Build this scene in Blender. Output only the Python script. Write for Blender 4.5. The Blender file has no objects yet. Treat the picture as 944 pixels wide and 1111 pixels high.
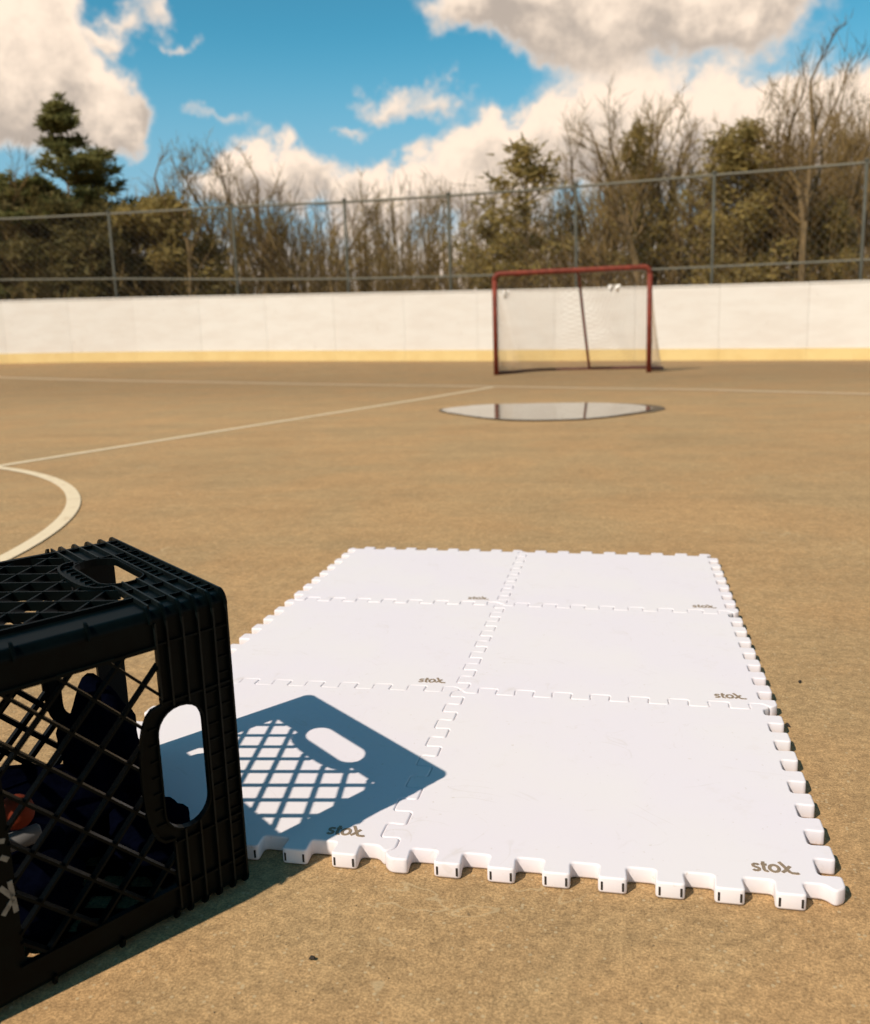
import bpy, bmesh, math, random
from math import sin, cos, pi, radians, atan2, sqrt, exp
from mathutils import Vector, Matrix
from mathutils.geometry import tessellate_polygon

sc = bpy.context.scene
COL = sc.collection
R = random.Random(7)

# ------------------------------------------------------------------ camera
PX_F, IMG_W, IMG_H = 977.49, 944.0, 1111.0
PITCH, ROLL, YAW = 0.19333, -0.03417, 0.21671
CAM = Vector((0.65567, -0.78422, 0.52025))
fwd = Vector((-sin(YAW) * cos(PITCH), cos(YAW) * cos(PITCH), -sin(PITCH)))
rgt0 = Vector((cos(YAW), sin(YAW), 0))
up0 = rgt0.cross(fwd)
rgt = rgt0 * cos(ROLL) + up0 * sin(ROLL)
upv = up0 * cos(ROLL) - rgt0 * sin(ROLL)
cam_data = bpy.data.cameras.new('camera')
cam = bpy.data.objects.new('camera', cam_data)
COL.objects.link(cam)
cam.matrix_world = Matrix(((rgt.x, upv.x, -fwd.x, CAM.x), (rgt.y, upv.y, -fwd.y, CAM.y),
                           (rgt.z, upv.z, -fwd.z, CAM.z), (0, 0, 0, 1)))
cam_data.sensor_fit = 'HORIZONTAL'
cam_data.sensor_width = 36.0
cam_data.lens = 36.0 * PX_F / IMG_W
cam_data.clip_start = 0.02
cam_data.clip_end = 3000
cam_data.dof.use_dof = True
cam_data.dof.focus_distance = 0.98
cam_data.dof.aperture_fstop = 8.5
sc.camera = cam


def ray(px, py):
    return fwd + rgt * ((px - IMG_W / 2) / PX_F) - upv * ((py - IMG_H / 2) / PX_F)


# ------------------------------------------------------------------ colour management, sun, sky
sc.view_settings.view_transform = 'Standard'
sc.view_settings.look = 'None'
sc.view_settings.gamma = 1
sc.view_settings.exposure = 0.0
sc.view_settings.use_curve_mapping = False

SUN_TRAVEL = Vector((0.5597, 0.7715, -1.0)).normalized()
sun_data = bpy.data.lights.new('sun', 'SUN')
sun_data.energy = 4.7
sun_data.angle = radians(0.5)
sun_data.color = (1.0, 0.89, 0.77)
sun = bpy.data.objects.new('sun', sun_data)
COL.objects.link(sun)
sun.rotation_euler = SUN_TRAVEL.to_track_quat('-Z', 'Y').to_euler()
sun.location = (-6, -9, 14)
SUN_EL = math.asin(-SUN_TRAVEL.z)
SUN_AZ = atan2(-SUN_TRAVEL.x, -SUN_TRAVEL.y)

world = bpy.data.worlds.new('World')
sc.world = world
world.use_nodes = True
wn = world.node_tree.nodes
wl = world.node_tree.links
wn.clear()


class NT:
    """small helper for building node maths"""

    def __init__(self, tree):
        self.t = tree
        self.n = tree.nodes
        self.l = tree.links

    def new(self, typ, **kw):
        n = self.n.new(typ)
        for k, v in kw.items():
            setattr(n, k, v)
        return n

    def put(self, sock, v):
        if hasattr(v, 'is_output') or isinstance(v, bpy.types.NodeSocket):
            self.l.new(v, sock)
        else:
            sock.default_value = v

    def m(self, op, a, b=0.0, c=0.0, clamp=False):
        n = self.n.new('ShaderNodeMath')
        n.operation = op
        n.use_clamp = clamp
        self.put(n.inputs[0], a)
        self.put(n.inputs[1], b)
        self.put(n.inputs[2], c)
        return n.outputs[0]

    def mix(self, f, a, b, blend='MIX'):
        n = self.n.new('ShaderNodeMix')
        n.data_type = 'RGBA'
        n.blend_type = blend
        self.put(n.inputs[0], f)
        self.put(n.inputs[6], a)
        self.put(n.inputs[7], b)
        return n.outputs[2]

    def smooth(self, v, lo, hi, a=0.0, b=1.0):
        n = self.n.new('ShaderNodeMapRange')
        n.interpolation_type = 'SMOOTHSTEP'
        self.put(n.inputs[0], v)
        n.inputs[1].default_value = lo
        n.inputs[2].default_value = hi
        n.inputs[3].default_value = a
        n.inputs[4].default_value = b
        return n.outputs[0]

    def noise(self, vec, scale, detail=4.0, rough=0.55, dist=0.0, dims='3D', w=0.0):
        n = self.n.new('ShaderNodeTexNoise')
        n.noise_dimensions = dims
        if vec is not None:
            self.put(n.inputs['Vector'], vec)
        n.inputs['Scale'].default_value = scale
        n.inputs['Detail'].default_value = detail
        n.inputs['Roughness'].default_value = rough
        n.inputs['Distortion'].default_value = dist
        return n.outputs[0]


def az_el(px, py):
    d = ray(px, py).normalized()
    return atan2(d.x, d.y), math.asin(d.z)


def build_sky():
    T = NT(world.node_tree)
    out = T.new('ShaderNodeOutputWorld')
    bg = T.new('ShaderNodeBackground')
    T.l.new(bg.outputs[0], out.inputs[0])
    sky = T.new('ShaderNodeTexSky')
    sky.sky_type = 'NISHITA'
    sky.sun_disc = False
    sky.sun_elevation = SUN_EL
    sky.sun_rotation = SUN_AZ
    sky.altitude = 100
    sky.air_density = 1.0
    sky.dust_density = 0.2
    sky.ozone_density = 2.0
    STR = 0.10
    co = T.new('ShaderNodeTexCoord')
    sep = T.new('ShaderNodeSeparateXYZ')
    T.l.new(co.outputs['Generated'], sep.inputs[0])
    x, y, z = sep.outputs
    az = T.m('ARCTAN2', x, y)
    el = T.m('ARCSINE', z)
    # cumulus: the banks seen in the photograph, each a soft ellipse (degrees of azimuth and elevation)
    k = 1 / PX_F
    blobs = [
        (10, 60, 75, 70, 1.0), (62, 105, 62, 42, 1.0), (128, 132, 34, 28, .9), (30, 12, 42, 40, 1.0), (-50, 100, 80, 70, .9),
        (122, 90, 26, 20, .7), (-80, 30, 110, 90, 1.0),
        (160, 12, 26, 17, .74), (125, 34, 24, 14, .72), (186, 48, 17, 10, .66), (230, 124, 34, 13, .62),
        (425, 103, 40, 22, .9), (480, 108, 26, 18, .52), (395, 143, 26, 11, .72),
        (545, 8, 75, 26, 1.0), (620, 18, 110, 40, 1.0), (725, 34, 105, 38, 1.0), (815, 10, 62, 32, 1.0), (690, -40, 220, 46, 1.0),
        (595, 152, 82, 32, .95), (640, 120, 70, 36, 1.0), (720, 138, 90, 46, 1.0), (810, 138, 90, 46, 1.0), (900, 132, 80, 44, 1.0),
        (990, 125, 80, 58, 1.0), (640, 180, 140, 40, 1.0), (515, 165, 52, 24, .8),
        (285, 178, 38, 36, 1.0), (235, 195, 45, 30, .9), (320, 200, 60, 32, .9), (392, 205, 52, 30, .9), (455, 205, 45, 26, .9),
        (510, 210, 60, 30, .9),
    ]
    n1 = T.noise(co.outputs['Generated'], 7.0, 7.0, 0.62, 0.3)
    n2 = T.noise(co.outputs['Generated'], 24.0, 7.0, 0.66)
    n3 = T.noise(co.outputs['Generated'], 13.0, 4.0, 0.6)
    mpn = T.new('ShaderNodeMapping')
    mpn.inputs['Location'].default_value = (4.3, 1.7, 2.9)
    T.l.new(co.outputs['Generated'], mpn.inputs[0])
    n4 = T.noise(mpn.outputs[0], 15.0, 4.0, 0.6)
    azw = T.m('ADD', az, T.m('MULTIPLY_ADD', n3, 0.13, -0.065))
    elw = T.m('ADD', el, T.m('MULTIPLY_ADD', n4, 0.11, -0.055))
    F = None
    G = None
    for (bx, by, rx, ry, wgt) in blobs:
        a0, e0 = az_el(bx, by)
        dx = T.m('MULTIPLY', T.m('SUBTRACT', azw, a0), 1 / (rx * k))
        dy = T.m('MULTIPLY', T.m('SUBTRACT', elw, e0), 1 / (ry * k))
        d2 = T.m('MULTIPLY_ADD', dy, dy, T.m('MULTIPLY', dx, dx))
        g = T.m('MULTIPLY', T.m('EXPONENT', T.m('MULTIPLY', d2, -1.25)), wgt)
        F = g if F is None else T.m('ADD', F, g)
        gh = T.m('MULTIPLY', g, dy)
        G = gh if G is None else T.m('ADD', G, gh)
    # the same kind of low cloud continues all round the horizon outside the frame
    a_mid, _ = az_el(472, 300)
    off = T.smooth(T.m('ABSOLUTE', T.m('SUBTRACT', az, a_mid)), 0.62, 0.85)
    low = T.smooth(el, 0.10, 0.44, 1.0, 0.0)
    bank = T.noise(co.outputs['Generated'], 3.2, 2.0, 0.5)
    F = T.m('ADD', F, T.m('MULTIPLY', T.m('MULTIPLY', off, low), T.smooth(bank, 0.36, 0.6, 0.0, 1.1)))
    hz = T.smooth(el, 0.06, 0.16, 0.9, 0.0)
    F = T.m('ADD', F, hz)
    rel = T.m('DIVIDE', G, T.m('MAXIMUM', F, 0.05))
    Fn = T.m('ADD', F, T.m('MULTIPLY_ADD', n2, 0.75, T.m('MULTIPLY_ADD', n1, 1.05, -0.90)))
    mask = T.smooth(Fn, 0.30, 0.90)
    # lit tops and greyer flat bases
    sh = T.m('ADD', T.m('MULTIPLY', rel, 0.8), T.m('MULTIPLY_ADD', n2, 0.9, T.m('MULTIPLY_ADD', n4, 1.0, -0.85)))
    lit = T.smooth(sh, -0.45, 0.42)
    cloud = T.mix(lit, (0.52, 0.44, 0.375, 1), (1.10, 0.90, 0.72, 1))
    edge = T.smooth(Fn, 0.5, 1.1)
    cloud = T.mix(edge, (0.80, 0.72, 0.65, 1), cloud)
    # deep blue of the clear air
    tint = T.mix(1.0, sky.outputs[0], (0.46, 1.28, 1.22, 1), 'MULTIPLY')
    hi = T.smooth(el, 0.22, 0.9)
    tint = T.mix(hi, tint, T.mix(1.0, tint, (0.28, 0.405, 0.425, 1), 'MULTIPLY'))
    # paler air towards the horizon
    tint = T.mix(T.smooth(el, 0.10, 0.31, 0.9, 0.0), tint, (0.30 / STR, 0.50 / STR, 0.65 / STR, 1))
    cl = T.mix(1.0, cloud, (1 / STR, 1 / STR, 1 / STR, 1), 'MULTIPLY')
    T.l.new(T.mix(mask, tint, cl), bg.inputs[0])
    bg.inputs[1].default_value = STR


build_sky()

# ------------------------------------------------------------------ helpers


def smoothstep(a, b, t):
    t = min(1.0, max(0.0, (t - a) / (b - a)))
    return t * t * (3 - 2 * t)


def ground_z(x, y):
    t = min(1.3, max(0.0, (y - 6.0) / 7.5))
    return -0.0217 * (max(-12.0, min(7.0, x)) - 2.65) * t * t


class MB:
    """collects faces and links them as ONE mesh object"""

    def __init__(self):
        self.v = []
        self.f = []
        self.smooth = False

    def add(self, vs, fs):
        o = len(self.v)
        self.v += [tuple(p) for p in vs]
        self.f += [tuple(i + o for i in f) for f in fs]

    def hexa(self, p):  # 8 corners: bottom ring 0-3, top ring 4-7
        self.add(p, [(3, 2, 1, 0), (4, 5, 6, 7), (0, 1, 5, 4), (1, 2, 6, 5), (2, 3, 7, 6), (3, 0, 4, 7)])

    def box(self, a, b, fn=None):
        x0, y0, z0 = a
        x1, y1, z1 = b
        p = [(x0, y0, z0), (x1, y0, z0), (x1, y1, z0), (x0, y1, z0), (x0, y0, z1), (x1, y0, z1), (x1, y1, z1), (x0, y1, z1)]
        if fn:
            p = [fn(*q) for q in p]
        self.hexa(p)

    def tube(self, pts, rad, n=8, caps=True):
        pts = [Vector(p) for p in pts]
        rings = []
        prev = None
        for i, p in enumerate(pts):
            t = (pts[min(i + 1, len(pts) - 1)] - pts[max(i - 1, 0)])
            if t.length < 1e-9:
                t = Vector((0, 0, 1))
            t.normalize()
            if prev is None:
                a = Vector((0, 0, 1)) if abs(t.z) < 0.9 else Vector((1, 0, 0))
                e1 = t.cross(a).normalized()
            else:
                e1 = (prev - t * prev.dot(t))
                e1 = e1.normalized() if e1.length > 1e-6 else t.orthogonal().normalized()
            prev = e1
            e2 = t.cross(e1)
            r = rad[i] if isinstance(rad, (list, tuple)) else rad
            rings.append([p + e1 * (r * cos(2 * pi * k / n)) + e2 * (r * sin(2 * pi * k / n)) for k in range(n)])
        vs = [q for r_ in rings for q in r_]
        fs = []
        for i in range(len(rings) - 1):
            for k in range(n):
                a, b = i * n + k, i * n + (k + 1) % n
                fs.append((a, b, b + n, a + n))
        if caps:
            fs.append(tuple(reversed(range(n))))
            fs.append(tuple(range((len(rings) - 1) * n, len(rings) * n)))
        self.add(vs, fs)

    def build(self, name, mat, parent=None, smooth=False, loc=None):
        me = bpy.data.meshes.new(name)
        vs = self.v
        if loc is not None:
            vs = [(p[0] - loc[0], p[1] - loc[1], p[2] - loc[2]) for p in vs]
        me.from_pydata(vs, [], self.f)
        me.update()
        if smooth or self.smooth:
            me.polygons.foreach_set('use_smooth', [True] * len(me.polygons))
        me.materials.append(mat)
        return link(name, me, parent, loc)


def link(name, me, parent=None, loc=None):
    o = bpy.data.objects.new(name, me)
    COL.objects.link(o)
    if parent is not None:
        o.parent = parent
    if loc is not None:
        o.location = loc
    return o


def tag(o, label=None, cat=None, group=None, kind=None):
    if label:
        o['label'] = label
    if cat:
        o['category'] = cat
    if group:
        o['group'] = group
    if kind:
        o['kind'] = kind
    return o


def empty(name, loc, rz=0.0, label=None, cat=None, group=None):
    o = bpy.data.objects.new(name, None)
    COL.objects.link(o)
    o.location = loc
    o.rotation_euler = (0, 0, rz)
    o.empty_display_size = 0.2
    return tag(o, label, cat, group)


def copy_tree(o, parent=None):
    c = o.copy()
    COL.objects.link(c)
    if parent is not None:
        c.parent = parent
    for ch in list(o.children):
        copy_tree(ch, c)
    return c


# ------------------------------------------------------------------ materials
MATS = {}


def mat(name, color=(0.5, 0.5, 0.5), rough=0.6, metal=0.0, spec=0.5, grain=0.0, grain_scale=40.0, bump=0.0, bump_scale=200.0,
        bump_dist=0.001, build=None, sss=0.0):
    m = bpy.data.materials.new(name)
    m.use_nodes = True
    nt = m.node_tree
    T = NT(nt)
    b = nt.nodes['Principled BSDF']
    b.inputs['Roughness'].default_value = rough
    b.inputs['Metallic'].default_value = metal
    b.inputs['Specular IOR Level'].default_value = spec
    co = T.new('ShaderNodeTexCoord')
    vec = co.outputs['Object']
    col = (*color, 1)
    if grain > 0:
        n = T.noise(vec, grain_scale, 5.0, 0.6)
        f = T.smooth(n, 0.25, 0.75, 1 - grain, 1 + grain)
        g = T.new('ShaderNodeCombineColor')
        for i in range(3):
            T.l.new(f, g.inputs[i])
        T.l.new(T.mix(1.0, col, g.outputs[0], 'MULTIPLY'), b.inputs['Base Color'])
    else:
        b.inputs['Base Color'].default_value = col
    if bump > 0:
        h = T.noise(vec, bump_scale, 4.0, 0.6)
        bn = T.new('ShaderNodeBump')
        bn.inputs['Strength'].default_value = bump
        bn.inputs['Distance'].default_value = bump_dist
        T.l.new(h, bn.inputs['Height'])
        T.l.new(bn.outputs[0], b.inputs['Normal'])
    if build:
        build(T, b, co)
    MATS[name] = m
    return m


ASPHALT = (0.430, 0.276, 0.127)


def asphalt_color(T, co, pos):
    big = T.noise(pos, 0.55, 4.0, 0.6, 0.4)
    mid = T.noise(pos, 4.0, 6.0, 0.7, 0.2)
    fine = T.noise(pos, 90.0, 6.0, 0.75)
    spk = T.noise(pos, 380.0, 6.0, 0.9)
    hue = T.noise(pos, 1.7, 5.0, 0.65, 0.5)
    # long faint streaks across the rink
    mp = T.new('ShaderNodeMapping')
    mp.inputs['Scale'].default_value = (0.35, 2.6, 1.0)
    mp.inputs['Rotation'].default_value = (0, 0, 0.35)
    T.l.new(pos, mp.inputs[0])
    streak = T.noise(mp.outputs[0], 1.6, 6.0, 0.7)
    v = T.m('MULTIPLY_ADD', big, 0.36, T.m('MULTIPLY_ADD', mid, 0.40, T.m('MULTIPLY_ADD', streak, 0.40, 0.42)))
    v = T.m('MULTIPLY', v, T.smooth(fine, 0.28, 0.72, 0.74, 1.26))
    crs = T.noise(pos, 24.0, 5.0, 0.75)
    v = T.m('MULTIPLY', v, T.smooth(crs, 0.28, 0.72, 0.88, 1.12))
    v = T.m('MULTIPLY', v, T.smooth(spk, 0.28, 0.72, 0.38, 1.62))
    # tone darkens towards the boards
    sy = T.new('ShaderNodeSeparateXYZ')
    T.l.new(pos, sy.inputs[0])
    v = T.m('MULTIPLY', v, T.smooth(T.m('MULTIPLY_ADD', big, 3.0, sy.outputs[1]), 6.5, 11.0, 1.0, 0.74))
    g = T.new('ShaderNodeCombineColor')
    for i in range(3):
        T.l.new(v, g.inputs[i])
    base = T.mix(T.smooth(hue, 0.36, 0.64), (ASPHALT[0] * 0.96, ASPHALT[1] * 0.975, ASPHALT[2] * 1.0, 1), (ASPHALT[0] * 1.04, ASPHALT[1] * 0.98, ASPHALT[2] * 0.95, 1))
    c = T.mix(1.0, base, g.outputs[0], 'MULTIPLY')
    # pale stone chips and dark pits in the surface
    vor = T.new('ShaderNodeTexVoronoi')
    vor.inputs['Scale'].default_value = 210.0
    T.l.new(pos, vor.inputs['Vector'])
    sepc = T.new('ShaderNodeSeparateColor')
    T.l.new(vor.outputs['Color'], sepc.inputs[0])
    chip = T.m('MULTIPLY', T.smooth(vor.outputs['Distance'], 0.25, 0.42, 1.0, 0.0), T.smooth(sepc.outputs[0], 0.90, 0.93))
    c = T.mix(T.m('MULTIPLY', chip, 0.55), c, (0.60, 0.47, 0.28, 1))
    pit = T.m('MULTIPLY', T.smooth(vor.outputs['Distance'], 0.2, 0.45, 1.0, 0.0), T.smooth(sepc.outputs[1], 0.93, 0.96))
    c = T.mix(T.m('MULTIPLY', pit, 0.25), c, (0.10, 0.07, 0.04, 1))
    # thin pale scratches
    wn_ = T.noise(pos, 3.0, 3.0, 0.5)
    wv = T.m('ABSOLUTE', T.m('SUBTRACT', T.noise(pos, 4.2, 3.0, 0.55, 1.6), 0.5))
    scr = T.m('MULTIPLY', T.smooth(wv, 0.0, 0.010, 1.0, 0.0), T.smooth(wn_, 0.57, 0.64))
    c = T.mix(T.m('MULTIPLY', scr, 0.50), c, (0.58, 0.44, 0.25, 1))
    return c, fine, spk, mid


def asphalt_build(T, b, co):
    pos = T.new('ShaderNodeNewGeometry').outputs['Position']
    c, fine, spk, mid = asphalt_color(T, co, pos)
    T.l.new(c, b.inputs['Base Color'])
    bn = T.new('ShaderNodeBump')
    bn.inputs['Strength'].default_value = 0.45
    bn.inputs['Distance'].default_value = 0.0012
    T.l.new(T.m('ADD', T.m('MULTIPLY', fine, 0.7), spk), bn.inputs['Height'])
    T.l.new(bn.outputs[0], b.inputs['Normal'])


M_ASPHALT = mat('asphalt', rough=0.9, spec=0.25, build=asphalt_build)


def paint_build(strength, col):
    def f(T, b, co):
        pos = T.new('ShaderNodeNewGeometry').outputs['Position']
        c, fine, spk, mid = asphalt_color(T, co, pos)
        w = T.noise(pos, 16.0, 5.0, 0.7)
        wear = T.smooth(T.m('ADD', T.m('MULTIPLY', w, 0.7), T.m('MULTIPLY', spk, 0.4)), 0.50 + strength * 0.06, 0.68 + strength * 0.12, strength, 0.10 * strength)
        T.l.new(T.mix(wear, c, (*col, 1)), b.inputs['Base Color'])
        bn = T.new('ShaderNodeBump')
        bn.inputs['Strength'].default_value = 0.4
        bn.inputs['Distance'].default_value = 0.0012
        T.l.new(T.m('ADD', fine, spk), bn.inputs['Height'])
        T.l.new(bn.outputs[0], b.inputs['Normal'])
    return f


M_PAINT = mat('worn_line_paint', rough=0.8, spec=0.3, build=paint_build(0.95, (0.82, 0.67, 0.45)))
M_PAINT_OLD = mat('faded_line_paint', rough=0.85, spec=0.3, build=paint_build(0.85, (0.70, 0.54, 0.36)))
M_WET = mat('damp_asphalt', color=(0.15, 0.10, 0.05), rough=0.5, spec=0.4, grain=0.25, grain_scale=60, bump=0.3, bump_scale=200)
M_WATER = mat('puddle_water', color=(0.21, 0.17, 0.125), rough=0.03, spec=0.6, bump=0.02, bump_scale=3.0, bump_dist=0.01)
M_WATER.node_tree.nodes['Principled BSDF'].inputs['IOR'].default_value = 1.45
M_SOIL = mat('leaf_litter', color=(0.16, 0.105, 0.05), rough=0.95, grain=0.5, grain_scale=8, bump=0.6, bump_scale=20, bump_dist=0.03)


def foam_build(T, b, co):
    pos = co.outputs['Object']
    n = T.noise(pos, 5.0, 3.0, 0.5)
    d = T.noise(pos, 24.0, 4.0, 0.65)
    s = T.noise(pos, 420.0, 2.0, 0.5)
    c = T.mix(T.smooth(n, 0.35, 0.65), (0.810, 0.745, 0.768, 1), (0.820, 0.762, 0.755, 1))
    c = T.mix(T.smooth(d, 0.58, 0.80, 0.0, 0.22), c, (0.62, 0.53, 0.43, 1))
    g2 = T.noise(pos, 160.0, 2.0, 0.5)
    c = T.mix(T.smooth(g2, 0.70, 0.78, 0.0, 0.35), c, (0.50, 0.40, 0.28, 1))
    sc2 = T.m('ABSOLUTE', T.m('SUBTRACT', T.noise(pos, 6.0, 2.0, 0.5, 1.5), 0.5))
    c = T.mix(T.m('MULTIPLY', T.smooth(sc2, 0.0, 0.008, 0.22, 0.0), T.smooth(d, 0.45, 0.6)), c, (0.60, 0.52, 0.45, 1))
    T.l.new(c, b.inputs['Base Color'])
    bn = T.new('ShaderNodeBump')
    bn.inputs['Strength'].default_value = 0.10
    bn.inputs['Distance'].default_value = 0.0005
    T.l.new(T.m('ADD', s, T.m('MULTIPLY', n, 0.5)), bn.inputs['Height'])
    T.l.new(bn.outputs[0], b.inputs['Normal'])


M_FOAM = mat('white_foam', rough=0.62, spec=0.35, build=foam_build)
M_INK = mat('brown_grey_print', color=(0.27, 0.195, 0.125), rough=0.7, grain=0.25, grain_scale=300)
M_SLIT = mat('dark_slit', color=(0.03, 0.022, 0.015), rough=0.9)
M_CRATE = mat('black_crate_plastic', color=(0.0010, 0.0026, 0.0026), rough=0.42, spec=0.07, grain=0.4, grain_scale=60, bump=0.08, bump_scale=160, bump_dist=0.0006)
M_RIB_GLINT = mat('crate_rib_highlight', color=(0.0040, 0.0062, 0.0060), rough=0.40, spec=0.14, grain=0.6, grain_scale=90)  # lighter, glossier rib plastic: highlights on the ribs painted into the colour
M_CRATE_PRINT = mat('pale_stamped_lettering', color=(0.17, 0.165, 0.14), rough=0.7, grain=0.3, grain_scale=200)
M_ORANGE = mat('orange_plastic', color=(0.15, 0.024, 0.009), rough=0.7, spec=0.1, grain=0.12, grain_scale=50)
M_WHITEP = mat('white_plastic', color=(0.13, 0.125, 0.12), rough=0.7, spec=0.1)
M_NAVY = mat('navy_cloth', color=(0.0009, 0.0013, 0.0040), rough=1.0, spec=0.0, grain=0.3, grain_scale=120, bump=0.4, bump_scale=60, bump_dist=0.004)


def board_build(T, b, co):
    pos = T.new('ShaderNodeNewGeometry').outputs['Position']
    mp = T.new('ShaderNodeMapping')
    mp.inputs['Scale'].default_value = (1.2, 1.2, 4.0)
    T.l.new(pos, mp.inputs[0])
    n = T.noise(mp.outputs[0], 1.6, 6.0, 0.65)
    s = T.noise(pos, 14.0, 4.0, 0.7)
    oi = T.new('ShaderNodeObjectInfo').outputs['Random']
    c = T.mix(T.smooth(n, 0.35, 0.7), (0.80, 0.755, 0.68, 1), (0.75, 0.69, 0.61, 1))
    c = T.mix(T.smooth(s, 0.62, 0.74, 0, 0.45), c, (0.42, 0.33, 0.25, 1))
    c = T.mix(T.m('MULTIPLY', oi, 0.10), c, (0.60, 0.50, 0.42, 1))
    T.l.new(c, b.inputs['Base Color'])


def kick_build(T, b, co):
    pos = T.new('ShaderNodeNewGeometry').outputs['Position']
    n = T.noise(pos, 3.0, 6.0, 0.65)
    s = T.noise(pos, 18.0, 4.0, 0.7)
    c = T.mix(T.smooth(n, 0.35, 0.7), (0.80, 0.60, 0.26, 1), (0.75, 0.54, 0.22, 1))
    c = T.mix(T.smooth(s, 0.62, 0.75, 0, 0.4), c, (0.40, 0.27, 0.12, 1))
    T.l.new(c, b.inputs['Base Color'])


M_BOARD = mat('painted_white_boards', rough=0.55, build=board_build)
M_KICK = mat('yellow_kick_board', rough=0.6, build=kick_build)
M_GALV = mat('galvanised_steel', color=(0.095, 0.095, 0.075), rough=0.8, spec=0.2, metal=0.0, grain=0.15, grain_scale=8)
M_RAIL = mat('pale_galvanised_rail', color=(0.18, 0.17, 0.13), rough=0.8, spec=0.2)
M_WIRE = mat('dull_wire', color=(0.16, 0.15, 0.125), rough=0.8)
M_RED = mat('weathered_red_paint', color=(0.19, 0.036, 0.019), rough=0.6, spec=0.25, grain=0.3, grain_scale=14)
M_RED_SHADE = mat('shaded_red_paint', color=(0.10, 0.03, 0.022), rough=0.7)  # darker red: shadow along the goal's foot painted into the base bar
M_NET = mat('net_cord', color=(0.44, 0.34, 0.24), rough=0.9)
M_CLOTH = mat('white_rag', color=(0.80, 0.76, 0.70), rough=0.9)


def bark(name, c1, c2):
    def f(T, b, co):
        pos = co.outputs['Object']
        n = T.noise(pos, 3.5, 6.0, 0.7)
        oi = T.new('ShaderNodeObjectInfo').outputs['Random']
        c = T.mix(T.smooth(n, 0.3, 0.7), (*c1, 1), (*c2, 1))
        c = T.mix(T.m('MULTIPLY', oi, 0.3), c, (c1[0] * 0.55, c1[1] * 0.55, c1[2] * 0.6, 1))
        T.l.new(c, b.inputs['Base Color'])
    return mat(name, rough=0.9, spec=0.2, build=f)


M_BARK = bark('grey_brown_bark', (0.25, 0.165, 0.075), (0.14, 0.095, 0.045))
M_TWIG = bark('fine_twigs', (0.26, 0.165, 0.058), (0.16, 0.105, 0.036))
M_BUD = bark('budding_twigs', (0.31, 0.21, 0.058), (0.20, 0.14, 0.038))


def leaf(name, c1, c2, c3):
    def f(T, b, co):
        pos = co.outputs['Object']
        n = T.noise(pos, 2.2, 3.0, 0.6)
        n2 = T.noise(pos, 30.0, 2.0, 0.6)
        c = T.mix(T.smooth(n, 0.35, 0.65), (*c1, 1), (*c2, 1))
        c = T.mix(T.smooth(n2, 0.52, 0.75, 0, 0.8), c, (*c3, 1))
        T.l.new(c, b.inputs['Base Color'])
        # thin needles let light through
        tr = T.new('ShaderNodeBsdfTranslucent')
        T.l.new(c, tr.inputs[0])
        mx = T.new('ShaderNodeMixShader')
        mx.inputs[0].default_value = 0.45
        T.l.new(b.outputs[0], mx.inputs[1])
        T.l.new(tr.outputs[0], mx.inputs[2])
        T.l.new(mx.outputs[0], T.n['Material Output'].inputs[0])
    return mat(name, rough=0.75, spec=0.2, build=f)


M_PINE = leaf('pine_needles', (0.21, 0.19, 0.06), (0.13, 0.135, 0.045), (0.28, 0.23, 0.07))
M_CEDAR = leaf('cedar_foliage', (0.40, 0.29, 0.09), (0.27, 0.21, 0.075), (0.46, 0.33, 0.10))
M_DARKCON = leaf('dark_conifer_foliage', (0.19, 0.145, 0.05), (0.11, 0.095, 0.035), (0.26, 0.19, 0.06))

# ------------------------------------------------------------------ ground


def grid_axis(lo, hi, step, far):
    a = [lo + i * step for i in range(int(round((hi - lo) / step)) + 1)]
    return [-far, -far * 0.3, lo - 20] + a + [hi + 20, far * 0.3, far]


BOARD_XY = [(-17.6, 4.0), (-17.3, 7.0), (-16.4, 9.5), (-14.8, 11.7), (-12.6, 13.0), (-10.3, 13.6), (-8.3, 13.8), (-6.3, 13.87), (-4.3, 13.8),
            (-2.4, 13.68), (-0.3, 13.55), (1.8, 13.4), (3.95, 13.12), (6.0, 12.5), (7.8, 11.4), (9.1, 9.8), (9.9, 7.8), (10.1, 5.0)]


def catmull(P, step):
    out = []
    for i in range(len(P) - 1):
        p0, p1, p2, p3 = (Vector(P[max(0, i - 1)]), Vector(P[i]), Vector(P[i + 1]), Vector(P[min(len(P) - 1, i + 2)]))
        for k in range(24):
            t = k / 24
            out.append(0.5 * ((2 * p1) + (p2 - p0) * t + (2 * p0 - 5 * p1 + 4 * p2 - p3) * t * t + (3 * p1 - p0 - 3 * p2 + p3) * t ** 3))
    out.append(Vector(P[-1]))
    res = [out[0]]
    acc = 0.0
    for a, b in zip(out, out[1:]):
        L = (b - a).length
        while acc + L >= step:
            f = (step - acc) / L
            a = a.lerp(b, f)
            res.append(a.copy())
            L = (b - a).length
            acc = 0.0
        acc += L
    return res


BOARD_LINE = catmull(BOARD_XY, 1.22)

mb = MB()
xs = grid_axis(-30, 30, 2.0, 900)
ys = grid_axis(-20, 60, 2.0, 900)
for j, yy in enumerate(ys):
    for i, xx in enumerate(xs):
        mb.v.append((xx, yy, -0.12 + 0.25 * smoothstep(18, 60, yy)))
nx = len(xs)
for j in range(len(ys) - 1):
    for i in range(nx - 1):
        a = j * nx + i
        mb.f.append((a, a + 1, a + nx + 1, a + nx))
tag(mb.build('forest_floor', M_SOIL), kind='structure')

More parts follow.
